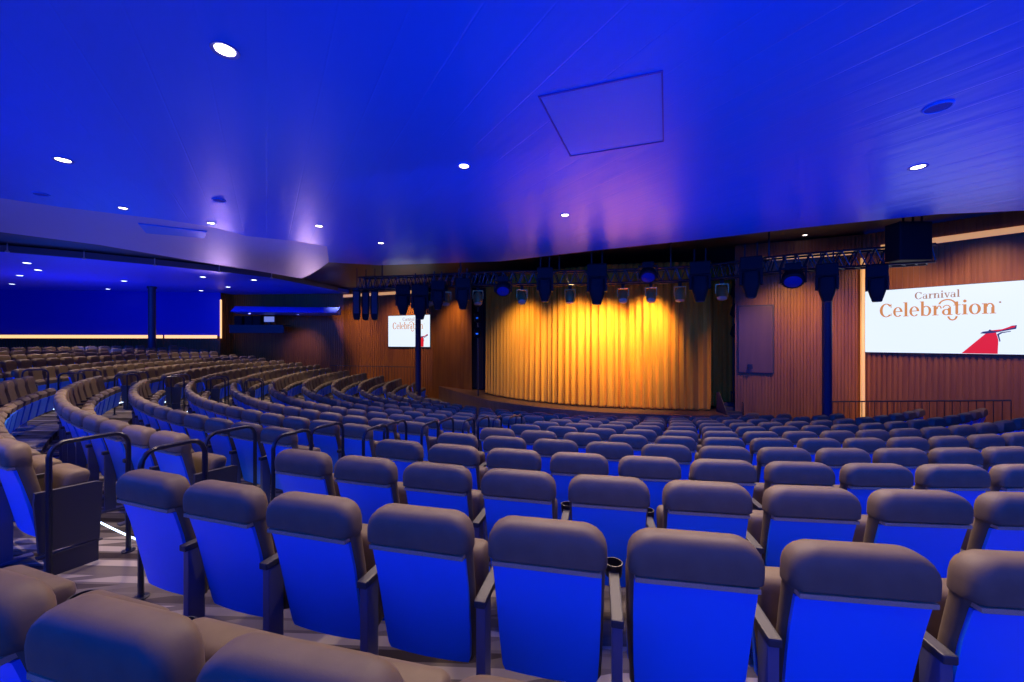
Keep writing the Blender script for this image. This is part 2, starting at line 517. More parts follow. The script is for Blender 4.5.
for k in range(0, 7):
    R = RR(k)
    w = ordinal(k + 1)
    hoop('handrail', R - .25, R - .64, a1r(k) - deg_of(.62, R), a1r(k) - deg_of(.62, R), fz(k), fz(k), f'black hoop handrail on right side of the near aisle, {w} from the camera', 'hoop handrails of the near aisle')
    hoop('handrail', R - .10, R - .54, a1l(k) + deg_of(.345, R), a1l(k) + deg_of(.345, R), fz(k), fz(k), f'black hoop handrail on left side of the near aisle, {w} from the camera', 'hoop handrails of the near aisle')
for k in range(-1, 5):
    R = RR(k)
    w = ordinal(k + 2)
    if k >= 0:
        hoop('handrail', R - .2, R - .62, a2r(k) - deg_of(.4, R), a2r(k) - deg_of(.4, R), fz(k), fz(k), f'slim hoop handrail on near side of the far stepped aisle, {w} hoop down', 'hoop handrails of the far aisle')
    hoop('handrail', R - .2, R - .62, a2l(k) + deg_of(.4, R), a2l(k) + deg_of(.4, R), fz(k), fz(k), f'slim hoop handrail on far side of the far stepped aisle, {w} hoop down', 'hoop handrails of the far aisle')
for nm, fl, fr_, k0 in (('near handrail', a1l, a1r, 0), ('far stepped', a2l, a2r, -1)):
    for k in range(k0, 10):
        R = RR(k + 1) + .20
        d0 = fl(k) - deg_of(.9, R); d1 = fr_(k) + deg_of(.3, R)
        b = MB(); n = 10; rings = []
        for i in range(n + 1):
            a = d0 + (d1 - d0) * i / n
            ring = []
            for dr, dz in ((0.0, .004), (.012, .004), (.012, .008), (-.004, .008), (-.004, -.012), (0.0, -.012)):
                x, y = pol(R + dr, a); ring.append((x, y, fz(k) + dz))
            rings.append(ring)
        b.loft(rings)
        o = b.build('step_light', M_led)
        tag(o, f'glowing white strip on a step edge of the {nm} aisle, {ordinal(k - k0 + 1)} step down', 'step light', f'lit step edges of the {nm} aisle')

# ------------------------------------------------------------------ walls
def slat_wall(name, pts, z0, z1, mt, pitch=.085, depth=.028, label=None, flip=1):
    """wall of upright slats along a polyline; slats stand proud to the left of the direction of travel times flip"""
    b = MB(); prof = []
    for (xa, ya), (xb, yb) in zip(pts, pts[1:]):
        L = hypot(xb - xa, yb - ya); ux, uy = (xb - xa) / L, (yb - ya) / L
        nx, ny = -uy * flip, ux * flip
        n = max(1, int(L / pitch)); s = L / n
        for i in range(n):
            for t, d in ((0, 0), (.001, depth), (.58, depth), (.582, 0)):
                q = (i + t) * s
                prof.append((xa + ux * q + nx * d, ya + uy * q + ny * d))
    prof.append(pts[-1])
    rings = [[(x, y, z0) for x, y in prof], [(x, y, z1) for x, y in prof]]
    b.loft(rings, closed=False, cap=False)
    o = b.build(name, mt, recalc=False)
    return tag(o, label, kind='structure')
WZ0, WZ1 = -3.4, 2.85
SA, SB = Vector((9.44, 10.67)), Vector((11.10, 8.65))
sd = (SB - SA).normalized()
far_r = SA + sd * 9.5
slat_wall('wall_right', [tuple(SA - sd * .06), tuple(far_r)], WZ0, WZ1, M_wood, .10, .03, 'brown slatted wood wall carrying the large screen', -1)
slat_wall('wall_proscenium_right', [(6.69, 12.0), (9.40, 10.72)], WZ0, WZ1, M_wood, .075, .02, 'brown ribbed wood wall between curtain and large screen', -1)
LA, LB = Vector((-6.44, 21.05)), Vector((-4.05, 20.0))
ld = (LB - LA).normalized()
LW = LA - ld * 3.2
slat_wall('wall_left', [(-16.0, 22.9), tuple(LW), tuple(LB + ld * .12)], WZ0, WZ1, M_wood, .13, .03, 'brown slatted wood side wall carrying the small screen', -1)
slat_wall('wall_proscenium_left', [tuple(LB + ld * .12), (-1.80, 17.9)], WZ0, WZ1, M_wood, .09, .02, 'brown ribbed wood wall left of the curtain', -1)
slat_wall('wall_back_left', [(-30, 20.2), (-16.0, 21.9)], WZ0, .26, M_wood, .13, .03, 'dark slatted wall behind the rearmost seats', -1)
b = MB(); b.quad([(-30, 20.25, .26), (-15.95, 21.9, .26), (-15.95, 21.9, WZ1), (-30, 20.25, WZ1)])
tag(b.build('wall_upper_left', M_bluewall), 'deep blue upper wall above the warm light strip', kind='structure')
slat_wall('wall_return_left', [(-16.0, 21.9), (-16.0, 22.9)], WZ0, WZ1, M_wood, .13, .03, 'short wood return beside the blue upper wall', -1)
b = MB(); b.quad([(-8, 25, WZ0), (14, 25, WZ0), (14, 25, 4), (-8, 25, 4)])
b.quad([(9.6, 10.9, WZ0), (14, 25, WZ0), (14, 25, 4), (9.6, 10.9, 4)]); b.quad([(-4.0, 20.6, WZ0), (-8, 25, WZ0), (-8, 25, 4), (-4.0, 20.6, 4)])
tag(b.build('wall_backstage', M_drape), 'black backstage masking behind the curtain', kind='structure')

# ------------------------------------------------------------------ ceilings
HC = 2.3
def at(u, v, z):
    d = 400 * z / (341 - v)
    return ((u - 512) / 400 * d, d, z)
inner = [at(0, 198, HC), at(60, 207, HC), at(110, 213, HC), at(160, 219, HC), at(213, 227, HC), at(246, 236, HC), at(275, 239, HC), at(303, 242, HC), at(327, 246.5, HC)]
outer = [at(0, 232, 2.5), at(50, 238.5, 2.5), at(100, 245, 2.5), at(150, 253.5, 2.5), at(200, 262, 2.5), at(240, 268, 2.5), at(270, 273, 2.5), at(290, 276.5, 2.5), at(299, 278, 2.5)]
front = [(-5.35, 11.7), (-4.0, 12.15), (-.35, 11.55), (2.2, 10.1), (4.3, 9.05), (5.86, 8.14), (6.72, 7.72), (7.75, 7.25), (9.06, 7.05), (14.5, 5.2)]
left_in = (-10.4, 2.2); left_in2 = (-12.5, -2.0)
poly = [(-12.5, -5.0), left_in2, left_in] + [(p[0], p[1]) for p in inner] + front + [(14.5, -5.0)]
b = MB()
b.quad([(x, y, HC) for x, y in poly]); b.quad([(x, y, HC + .30) for x, y in poly])
n = len(poly); base = 0
for i in range(n):
    j = (i + 1) % n
    b.face((i, j, n + j, n + i), 1)
o = b.build('ceiling', [M_ceil, M_dark])
bm = bmesh.new(); bm.from_mesh(o.data); bmesh.ops.triangulate(bm, faces=bm.faces); bm.to_mesh(o.data); bm.free()
tag(o, 'blue lit plank ceiling over the near seating', kind='structure')
# ceiling rim towards the slot; reflected pink light is put into its colour
b = MB(); rings = []
inn = [(left_in2[0], left_in2[1], HC), (left_in[0], left_in[1], HC)] + inner
inn.append((-5.36, 11.69, HC))
out = [(-15.8, -2.2, 2.5), (-13.6, 4.0, 2.5)] + outer + [at(301, 278.5, 2.5)]
for p, q in zip(inn, out):
    p, q = Vector(p), Vector(q); ring = []
    for i in range(9):
        t = i / 8
        c = p.lerp(q, t); c.z = HC + .2 * t * t
        ring.append(c)
    ring.append(Vector((q.x, q.y, q.z + .05))); e = (q - p).normalized()
    ring.append(q - e * .05 + Vector((0, 0, .2)))
    ring.append(p + Vector((0, 0, .3)))
    rings.append(ring)
b.loft(rings, closed=True)
o = b.build('ceiling_rim', M_band, smooth=True)
tag(o, 'upturned left ceiling rim, reflected pink light put into its pale lilac colour', kind='structure')
# end face of the rim
# soffit beyond the slot
sf = [at(-60, 243, 2.65), at(0, 252, 2.65), at(87, 259, 2.65), at(157, 265.5, 2.65), at(221, 272, 2.65), at(273, 278, 2.65), at(338, 291, 2.65)]
sp = [(p[0], p[1]) for p in sf] + [(-9.0, 22.2), (-16.0, 22.95), (-31, 21.4), (-31, 9)]
b = MB(); b.prism(sp, 2.65, 2.83, 0)
o = b.build('ceiling_soffit', [M_soffit]); tag(o, 'blue soffit panel hung over the far left seating', kind='structure')
b = MB(); rings = []
for p in sf:
    x, y = p[0], p[1]
    rings.append([(x, y, 2.66), (x + .02, y - .05, 2.66), (x + .02, y - .05, 2.86), (x, y, 2.86)])
b.loft(rings); o = b.build('trim_1', M_fascia); tag(o, 'grey edge strip along the hung blue soffit', kind='structure')
# lower canopy near the side wall
lc = [at(222, 313, 1.55), at(262, 313.5, 1.5), at(300, 314.5, 1.42), at(337, 314.5, 1.35)]
b = MB(); rings = []
front_c = [Vector((-14.3, 20.3, 1.50)), Vector((-12.2, 20.2, 1.46)), Vector((-10.2, 20.0, 1.42)), Vector((-8.6, 19.6, 1.38))]
for i, p in enumerate(front_c):
    d = (2.4, 2.4, 2.3, .5)[i]
    rings.append([p, p + Vector((0, .5, -.08)), p + Vector((0, d, -.02)), p + Vector((0, d, .32)), p + Vector((0, .35, .30))])
b.loft(rings); o = b.build('ceiling_canopy', M_soffit, smooth=True); tag(o, 'lower curved blue canopy against the side wall', kind='structure')
# black slab over everything beyond
b = MB(); b.box((-8, 12, 2.98), (50, 30, .16)); o = b.build('ceiling_stage', M_stageceil); tag(o, 'dark ceiling over the stage and the slot', kind='structure')

for i, (u, v) in enumerate(((11, 252), (87, 259), (157, 265.5), (221, 272), (273, 278))):
    x, y, z = at(u, v, 2.65)
    t = MB(); t.tube([(0, 0, 0), (0, 0, .27)], .016, 8); t.lathe([(.05, 0), (.05, .03), (.02, .06)], (0, 0, 0), 10)
    o = t.build('hanger_rod', M_steel, smooth=True); o.location = (x, y - .09, 2.62)
    tag(o, f'slim pale rod holding the hung blue soffit, {ordinal(i+1)} from the photo left edge', 'hanger rod', 'rods holding the hung soffit')

# ------------------------------------------------------------------ downlights
def downlight(pos, r, label, group, warm=True, power=0, blend=.6, cone=95):
    e = empty('downlight', pos)
    b = MB(); b.lathe([(r * .72, .02), (r * .78, -.004), (r * 1.02, -.012), (r * 1.06, -.006), (r * 1.06, .004)], (0, 0, 0), 24, cap=False)
    b.build('trim_ring', M_ring, e, smooth=True)
    b = MB(); b.lathe([(r * .76, .006), (r * .74, -.002), (.0005, -.004)], (0, 0, 0), 24)
    b.build('lamp_face', M_lens if warm else M_lens2, e)
    tag(e, label, 'downlight', group)
    if power:
        l = bpy.data.lights.new('downlight_beam', 'SPOT'); l.energy = power; l.spot_size = rad(cone); l.spot_blend = blend
        l.color = (1.0, .74, .52); l.shadow_soft_size = .08
        o = bpy.data.objects.new('downlight_beam', l); COL.objects.link(o); o.location = (pos[0], pos[1], pos[2] - .03)
    return e
DL = [(225, 50, .095, 'large round downlight nearest the camera in the blue ceiling'),
      (63, 160, .095, 'round downlight over the left seating, above the pale rim'),
      (464, 166, .08, 'round downlight alone in the middle of the blue ceiling'),
      (918, 167, .095, 'round downlight in the blue ceiling above the large screen'),
      (565, 215, .085, 'round downlight in the pink sheen in front of the curtain'),
      (123, 208, .075, 'small round downlight beside the pale rim and hatch'),
      (211, 223, .075, 'small round downlight at the tip of the pale rim hatch'),
      (319, 226, .08, 'small round downlight above the end of the pale rim'),
      (381, 243, .08, 'small round downlight near the ceiling edge above the small screen')]
for u, v, r, lab in DL:
    x, y, z = at(u, v, HC)
    downlight((x, y, z), r, lab, 'downlights in the blue ceiling', power=1)
SL = [(27, 263), (38, 270), (20, 275.5), (12, 284), (124, 281), (108, 289), (203, 277), (228, 287), (254, 280), (201, 294)]
for i, (u, v) in enumerate(SL):
    d = 400 * 2.65 / (341 - v)
    if d > 21: d = 21.0
    downlight(((u - 512) / 400 * d, d, 2.65), .13, f'small white downlight in the hung soffit, {ordinal(sorted(s[0] for s in SL).index(u)+1)} from the left', 'downlights in the hung soffit', warm=False)
for i, (u, y, z) in enumerate(((250, 20.75, 1.39), (299, 20.6, 1.34))):
    downlight(((u - 512) / 400 * y, y, z), .10, ('left' if i == 0 else 'right') + ' small downlight under the lower blue canopy', 'downlights under the lower canopy', warm=False)
for u, v, lab in ((805, 235, 'small downlight in the dark stage ceiling behind the truss'), (942, 229, 'small downlight in the dark ceiling above the large screen')):
    x, y, z = at(u, v, 2.9); downlight((x, y, z), .07, lab, 'downlights in the dark ceiling')

# ceiling hatch, speaker roses, vent
q = [at(538, 96, HC), at(663, 70, HC), at(664, 141, HC), at(570, 156, HC)]
cx_ = sum(p[0] for p in q) / 4; cy_ = sum(p[1] for p in q) / 4
e = empty('ceiling_hatch', (cx_, cy_, HC))
loc = [Vector((p[0] - cx_, p[1] - cy_, 0)) for p in q]
b = MB()
for t0, t1, z0, z1 in ((1.0, .975, .002, -.010),):
    b.loft([[tuple(p * t0 + Vector((0, 0, z0))) for p in loc], [tuple(p * t0 + Vector((0, 0, z1))) for p in loc], [tuple(p * t1 + Vector((0, 0, z1))) for p in loc], [tuple(p * t1 + Vector((0, 0, z0))) for p in loc]], cap=False)
b.build('hatch_frame', M_grille, e)
b = MB(); b.loft([[tuple(p * .97 + Vector((0, 0, .001))) for p in loc], [tuple(p * .97 + Vector((0, 0, -.004))) for p in loc]]); b.build('hatch_leaf', M_vent, e)
tag(e, 'large four-sided access hatch in the blue ceiling', 'ceiling hatch')
for u, v, r, lab in ((938, 107, .115, 'dark round speaker rose in the ceiling above the large screen'), (219, 200, .10, 'small dark round speaker rose between the left downlights'), (41, 194, .10, 'small dark round speaker rose at the far left of the blue ceiling')):
    x, y, z = at(u, v, HC)
    e = empty('ceiling_speaker', (x, y, z))
    b = MB(); b.lathe([(r, .002), (r, -.010), (r * .86, -.014), (r * .84, -.004)], (0, 0, 0), 28, cap=False); b.build('speaker_rim', M_vent, e, smooth=True)
    b = MB(); b.lathe([(r * .85, .001), (r * .84, -.006), (.001, -.009)], (0, 0, 0), 28); b.build('speaker_grille', M_grille, e, smooth=True)
    tag(e, lab, 'ceiling speaker', 'round speakers in the ceiling')
q = [at(138, 223, 2.30), at(207, 231, 2.30), at(204, 239.5, 2.34), at(146, 232.5, 2.34)]
b = MB(); b.loft([[(p[0], p[1], p[2] + .05) for p in q], [(p[0], p[1], p[2] - .02) for p in q]])
tag(b.build('ceiling_vent', M_vent, bevel=.01), 'rectangular blue hatch set in the pale ceiling rim', 'ceiling hatch')

# ------------------------------------------------------------------ stage
cp = [(-1.04, 16.7), (-.2, 15.4), (1.2, 14.15), (2.78, 13.25), (4.07, 12.9), (5.2, 12.68), (6.3, 12.6)]
def catmull(pts, n):
    out = []
    P = [pts[0]] + list(pts) + [pts[-1]]
    for i in range(len(pts) - 1):
        p0, p1, p2, p3 = (Vector(P[i + j]) for j in range(4))
        for s in range(n):
            t = s / n
            out.append(.5 * ((2 * p1) + (p2 - p0) * t + (2 * p0 - 5 * p1 + 4 * p2 - p3) * t * t + (3 * p1 - p0 - 3 * p2 + p3) * t ** 3))
    out.append(Vector(pts[-1])); return out
ZS = -2.2
path = catmull(cp, 40)
def pleated(name, path, z0, z1, mt, folds, amp, seed, parent=None):
    rnd = random.Random(seed)
    acc = [0]
    for a, c in zip(path, path[1:]): acc.append(acc[-1] + (c - a).length)
    L = acc[-1]; N = folds * 12
    ph = [rnd.uniform(-.9, .9) for _ in range(folds + 2)]; am = [rnd.uniform(.45, 1.25) for _ in range(folds + 2)]
    zs = [z0, z0 + .06, z0 + .4, z0 + 1.2, z0 + 2.2, z0 + 3.2, z1]
    rings = []
    for zi, z in enumerate(zs):
        ring = []; j = 0
        for i in range(N + 1):
            s = L * i / N
            while j < len(acc) - 2 and acc[j + 1] < s: j += 1
            t = (s - acc[j]) / max(acc[j + 1] - acc[j], 1e-6)
            p = path[j].lerp(path[j + 1], t); tg = (path[j + 1] - path[j]).normalized(); nn = Vector((tg.y, -tg.x))
            fi = i / 12; k = int(fi); f = fi - k
            A = am[k] * (1 - f) + am[min(k + 1, folds + 1)] * f
            PH = ph[k] * (1 - f) + ph[min(k + 1, folds + 1)] * f
            wv = sin(2 * pi * fi + PH) * .7 + .3 * sin(4 * pi * fi + PH * 2 + zi * .12)
            aa = amp * A * (1.12 - .3 * (z - z0) / (z1 - z0))
            ring.append((p.x + nn.x * wv * aa, p.y + nn.y * wv * aa, z + (0.012 * wv if zi == 0 else 0)))
        rings.append(ring)
    b = MB(); b.loft(rings, closed=False, cap=False)
    o = b.build(name, mt, parent, smooth=True, recalc=False)
    sm = o.modifiers.new('thick', 'SOLIDIFY'); sm.thickness = .012
    return o
tag(pleated('stage_curtain', path, ZS + .03, 2.5, M_curtain, 38, .11, 3), 'pleated gold velvet curtain closed across the stage', 'curtain')
tag(pleated('side_drape', [Vector((6.15, 13.35)), Vector((6.6, 13.3)), Vector((7.35, 13.1))], ZS + .03, 2.5, M_curtain, 7, .07, 9), 'narrow dark gold side drape at the right end of the curtain', 'curtain')
tag(pleated('masking_drape', [Vector((-1.9, 18.4)), Vector((-1.35, 17.9)), Vector((-.9, 17.8))], ZS + .03, 2.5, M_drape, 6, .06, 5), 'black masking drape at the left end of the gold curtain', 'curtain')
# stage platform
off = []
for i, p in enumerate(path[::10]):
    j = min(i * 10 + 1, len(path) - 1); t = (path[j] - path[j - 1]).normalized() if j else Vector((1, 0))
    off.append((p.x + t.y * .85, p.y - t.x * .85))
off = off + [(7.3, 11.78)]
sp = [(-3.2, 18.8)] + off + [(9.0, 11.6), (12, 24.5), (-6, 24.5)]
b = MB(); b.prism(sp, WZ0, ZS)
tag(b.build('floor_stage', M_stagefloor), 'raised wooden stage floor', kind='structure')
# little flight of steps with a rail at the right of the stage
e = empty('stage_steps', (6.62, 11.75, ZS))
b = MB()
for i in range(3): b.box((.0, .62 - .2 * i, .30 - .1 * i - (.30 - .1 * i) / 2), (.42, .2, .30 - .1 * i))
b.build('treads', M_side, e, bevel=.008)
b = MB(); b.loft([[(-.23, .1, 0), (-.23, .75, 0), (-.23, .75, .62), (-.23, .60, .62)], [(-.21, .1, 0), (-.21, .75, 0), (-.21, .75, .62), (-.21, .60, .62)]]); b.build('stringer', M_side, e)
b = MB(); b.tube([(.23, .1, 0), (.23, .1, .35), (.23, .75, .62), (.23, .75, 0)], .014, 8); b.build('rail_tube', M_rail, e, smooth=True)
tag(e, 'small grey stage steps at the foot of the side drape', 'steps')

# ------------------------------------------------------------------ screens with the writing
def ring_pts(cx, cy, rx, ry, tx, ty, a0, a1, n=20):
    o = [(cx + rx * cos(rad(a0 + (a1 - a0) * i / n)), cy + ry * sin(rad(a0 + (a1 - a0) * i / n))) for i in range(n + 1)]
    i_ = [(cx + (rx - tx) * cos(rad(a0 + (a1 - a0) * i / n)), cy + (ry - ty) * sin(rad(a0 + (a1 - a0) * i / n))) for i in range(n + 1)]
    return [[o[i], o[i + 1], i_[i + 1], i_[i]] for i in range(n)]
def R_(x0, y0, x1, y1): return [[(x0, y0), (x1, y0), (x1, y1), (x0, y1)]]
G = {
 'C': (1.32, ring_pts(.68, .72, .66, .75, .30, .09, 38, 318) + R_(1.12, .98, 1.2, 1.4) + R_(1.14, .1, 1.2, .4)),
 'e': (1.0, ring_pts(.5, .5, .46, .53, .24, .08, 0, 318) + R_(.22, .5, .95, .58)),
 'l': (.56, R_(.15, 0, .41, 1.5) + R_(.02, 0, .54, .07) + R_(.02, 1.43, .2, 1.5)),
 'b': (1.1, R_(.12, 0, .37, 1.5) + R_(0, 1.43, .2, 1.5) + ring_pts(.58, .5, .46, .53, .24, .08, -130, 130)),
 'r': (.82, R_(.14, 0, .40, 1.0) + R_(.0, 0, .58, .07) + R_(0, .93, .2, 1.0) + ring_pts(.62, .62, .24, .38, .12, .1, 10, 180)),
 'a': (1.0, ring_pts(.42, .30, .38, .32, .22, .08, 0, 360) + R_(.56, 0, .82, .72) + ring_pts(.45, .66, .37, .37, .12, .08, 0, 165) + R_(.8, 0, .95, .07)),
 't': (.68, R_(.18, .1, .42, 1.32) + R_(.02, .93, .62, 1.0) + ring_pts(.42, .2, .24, .22, .08, .08, 180, 330)),
 'i': (.56, R_(.15, 0, .41, 1.0) + R_(.02, 0, .54, .07) + R_(.02, .93, .2, 1.0) + ring_pts(.28, 1.32, .15, .15, .149, .149, 0, 360, 12)),
 'o': (1.06, ring_pts(.52, .5, .48, .53, .25, .08, 0, 360)),
 'n': (1.16, R_(.14, 0, .40, 1.0) + R_(.0, 0, .52, .07) + R_(0, .93, .2, 1.0) + ring_pts(.62, .6, .36, .42, .18, .1, 0, 170) + R_(.73, 0, .98, .62) + R_(.6, 0, 1.1, .07)),
 'v': (1.0, [[(.08, 1.0), (.36, 1.0), (.60, 0), (.46, 0)], [(.46, 0), (.60, 0), (.92, 1.0), (.82, 1.0)]] + R_(0, .93, .46, 1.0) + R_(.7, .93, 1.0, 1.0)),
}
def word_mesh(word, u0, u1, base, xh, d):
    tot = sum(G[c][0] for c in word); sx = (u1 - u0) / tot
    b = MB(); x = 0
    for c in word:
        for poly in G[c][1]:
            b.quad([(u0 + (x + p[0]) * sx, -d, base + p[1] * xh) for p in poly])
        x += G[c][0]
    return b
def screen(name, A, B, label, W=2.615, z0=-.293, z1=1.307):
    ang = atan2(B[1] - A[1], B[0] - A[0])
    r = empty(name, (A[0], A[1], 0), ang)
    D = .09                                   # screen stands off the slats
    b = MB(); b.box((W / 2, -D + .03, (z0 + z1) / 2), (W + .03, .07, z1 - z0 + .03)); b.build('screen_frame', M_black, r, bevel=.006)
    b = MB(); b.box((W / 2, -D - .006, (z0 + z1) / 2), (W, .008, z1 - z0)); s = b.build('display', M_screen, r)
    w = word_mesh('Celebration', .285, 2.225, .615, .235, D + .0125)
    # swash that loops from the r over the a down past the baseline
    for poly in ring_pts(1.475, .84, .15, .155, .03, .03, 5, 165, 14) + ring_pts(1.56, .60, .085, .12, .035, .03, 190, 350, 10):
        w.quad([(p[0], -D - .0125, p[1]) for p in poly])
    w.build('headline_lettering', M_copper, s)
    td = MB()
    for poly in ring_pts(2.27, .86, .018, .02, .017, .019, 0, 360, 8): td.quad([(p[0], -D - .0125, p[1]) for p in poly])
    td.build('trademark_dot', M_taupe_txt, s)
    word_mesh('Carnival', .93, 1.68, 1.03, .118, D + .0125).build('small_lettering', M_taupe_txt, s)
    f = MB()
    def P(pts, m): f.quad([(x, -D - .0125 - .001 * m, z) for x, z in pts], m)
    P([(1.70, -.285), (2.06, .165), (2.15, .215), (2.21, .20), (2.245, .02), (2.235, -.285)], 0)
    P([(1.98, .17), (2.02, .21), (2.10, .225), (2.12, .26), (2.16, .235), (2.3, .25), (2.43, .335), (2.50, .345), (2.49, .265), (2.38, .235), (2.2, .185), (2.06, .165)], 1)
    P([(2.12, .235), (2.3, .262), (2.42, .325), (2.48, .335), (2.475, .30), (2.36, .26), (2.24, .215)], 2)
    P([(2.235, .12), (2.30, .175), (2.42, .205), (2.42, .22), (2.28, .195), (2.225, .15)], 1)
    P([(2.225, .15), (2.25, .15), (2.275, .0), (2.262, -.02)], 1)
    f.build('red_tail_emblem', [M_red, M_navy, M_red], s)
    tag(r, label, 'screen', 'wall screens with the ship name')
    return r
screen('wall_screen', SA, SB, 'large white wall screen reading Carnival Celebration, right of the stage')
screen('wall_screen', LA, LB, 'small distant white wall screen reading Carnival Celebration, left of the stage')

# ------------------------------------------------------------------ light strips on the walls
def strip(name, p, q, z, h, mt, label, group=None):
    p, q = Vector(p), Vector(q); t = (q - p).normalized(); nn = Vector((t.y, -t.x))
    e = empty(name, (p.x, p.y, z)); L = (q - p).length; e.rotation_euler = (0, 0, atan2(t.y, t.x))
    b = MB(); b.box((L / 2, -.05, 0), (L, .03, h)); b.build('glowing_strip', mt, e)
    b = MB(); b.box((L / 2, -.05, -h / 2 - .012), (L, .07, .024)); b.box((L / 2, -.018, 0), (L, .02, h)); b.build('channel', M_wood_plain, e)
    tag(e, label, 'light strip', group); return e
strip('cove_light', SA + sd * .3, SA + sd * 7, 2.42, .15, M_golddim, 'warm cove light strip along the wall above the large screen')
strip('cove_light', (6.85, 11.9), (9.2, 10.79), 2.38, .13, M_golddim, 'warm cove light strip behind the truss on the ribbed wall right of the curtain')
strip('cove_light', LW, LB, 2.50, .16, M_golddim, 'warm cove light strip high on the wall above the small screen')
strip('cove_light', (-30, 20.1), (-18.7, 21.45), .23, .17, M_gold, 'warm light strip under the blue wall, left of the dark column')
strip('cove_light', (-18.6, 21.46), (-16.05, 21.8), .23, .17, M_gold, 'warm light strip under the blue wall, right of the dark column')
b = MB(); b.box((0, 0, 0), (.05, .05, 5.0)); b.box((.06, .03, 0), (.06, .03, 5.0)); o = b.build('corner_light', M_golddim); o.location = (9.28, 10.60, -.3)
tag(o, 'thin upright warm light strip at the edge of the large screen', 'light strip')
b = MB(); b.box((0, 0, 0), (.06, .06, 2.1)); o = b.build('corner_light', M_gold); o.location = (-15.85, 21.78, 1.2)
tag(o, 'short upright warm light strip beside the blue wall end', 'light strip')

# ------------------------------------------------------------------ columns
def column(x, y, w, z0, z1, label):
    b = MB(); b.lathe([(w * .5, z0), (w * .5, z1 - .12), (w * .62, z1 - .08), (w * .62, z1)], (0, 0, 0), 16)
    b.lathe([(w * .8, z0), (w * .8, z0 + .03), (w * .5, z0 + .05)], (0, 0, 0), 16)
    o = b.build('support_pole', M_pole, smooth=True); o.location = (x, y, 0)
    tag(o, label, 'pole')
column(7.48, 9.5, .20, fz(9), 1.62, 'dark blue round pole in front of ribbed wall beside the large screen')
column(-4.06, 17.3, .24, fz(10), 1.62, 'dark round pole in front of the small distant screen')
column(-17.55, 19.5, .30, fz(-5), 2.65, 'thick dark column in front of the blue wall')

# door-like speaker cover on the proscenium
pa, pb = Vector((6.69, 12.0)), Vector((9.40, 10.72)); pd = (pb - pa).normalized()
e = empty('speaker_cover', (pa.x, pa.y, 0), atan2(pd.y, pd.x))
b = MB(); b.box((.52, -.05, .05), (.86, .06, 1.95)); b.build('cloth_panel', M_wood_plain, e, bevel=.01)
b = MB(); b.box((.52, -.03, .05), (.92, .05, 2.01)); b.build('panel_frame', M_side, e)
b = MB(); b.box((.38, -.10, -.74), (.12, .08, .12)); b.lathe([(.03, 0), (.045, .03)], (.40, -.16, -.78), 12, M=Matrix.Rotation(pi / 2, 3, 'X')); b.build('small_lamp', M_black, e)
tag(e, 'tall dark rectangular cover on the ribbed wall right of the curtain', 'wall panel')

# ------------------------------------------------------------------ rails in front of the walls
def baluster_rail(name, p, q, z, h, n, label, rise=0):
    p, q = Vector(p), Vector(q); L = (q - p).length; t = (q - p).normalized()
    e = empty(name, (p.x, p.y, z), atan2(t.y, t.x))
    b = MB(); b.tube([(0, 0, h), (L, 0, h + rise)], .018, 8); b.build('top_rail', M_rail, e, smooth=True)
    for i in range(n):
        f = i / (n - 1)
        b = MB(); b.tube([(L * f, 0, rise * f), (L * f, 0, h + rise * f)], .008, 6); b.build('baluster', M_rail, e, smooth=True)
    tag(e, label, 'railing'); return e
baluster_rail('railing', (8.45, 10.55), (10.42, 8.35), -2.6, 1.0, 26, 'thin black railing in front of the slatted wall under the large screen', .36)
baluster_rail('railing', (-9.6, 21.1), (-4.7, 19.75), fz(5), .95, 30, 'thin dark railing along the left wall under the small screen')

# ------------------------------------------------------------------ control booth on the far wall
e = empty('control_booth', (-13.9, 21.4, .85))
b = MB(); b.box((.25, .3, -.02), (2.9, .8, .06)); b.box((.25, .0, -.22), (2.9, .05, .4)); b.build('ledge', M_black, e)
b = MB(); b.box((.75, .3, .33), (.62, .06, .36)); b.box((.75, .3, .08), (.1, .1, .16)); mon = b.build('monitor', M_black, e)
b = MB(); b.box((.75, .262, .33), (.54, .012, .28)); b.build('lit_screen', mat('monitor_glow', (.1, .1, .2), .3, emit=(.28, .36, .85), estr=.6), mon)
for x in (-.9, -.35, .1): 
    b = MB(); b.box((x, .4, .25), (.4, .4, .5)); b.box((x, .19, .33), (.34, .02, .12)); b.box((x, .19, .13), (.34, .02, .12)); b.build('equipment_rack', M_fix, e, bevel=.01)
tag(e, 'dark control booth with a lit monitor on the far wood wall', 'control booth')

# ------------------------------------------------------------------ truss
tp = [(-4.75, 12.6), (-2.6, 12.2), (-.35, 11.6), (2.5, 11.35), (5.0, 10.65), (6.5, 9.35), (8.7, 8.3)]
TZ0, TZ1 = 1.62, 1.98
tpath = catmull(tp, 10)
e = empty('lighting_truss', (tpath[0].x, tpath[0].y, TZ0))
o0 = Vector((tpath[0].x, tpath[0].y, TZ0))
def tpt(i, side, z):
    i = max(0, min(i, len(tpath) - 1)); j = min(i + 1, len(tpath) - 1); k = max(i - 1, 0)
    t = (tpath[j] - tpath[k]).normalized()
    return Vector((tpath[i].x - t.y * side * .17, tpath[i].y + t.x * side * .17, z)) - o0
for side in (-1, 1):
    for z in (TZ0, TZ1):
        b = MB(); b.tube([tpt(i, side, z) for i in range(len(tpath))], .026, 6); b.build('chord', M_truss, e, smooth=True)
b = MB()
for i in range(len(tpath) - 1):
    for side in (-1, 1):
        m_ = (tpt(i, side, TZ1) + tpt(i + 1, side, TZ1)) / 2
        b.tube([tpt(i, side, TZ0), m_], .014, 5, cap=False); b.tube([m_, tpt(i + 1, side, TZ0)], .014, 5, cap=False)
    for z in (TZ0, TZ1): b.tube([tpt(i, -1, z), tpt(i + 1, 1, z)], .014, 5, cap=False)
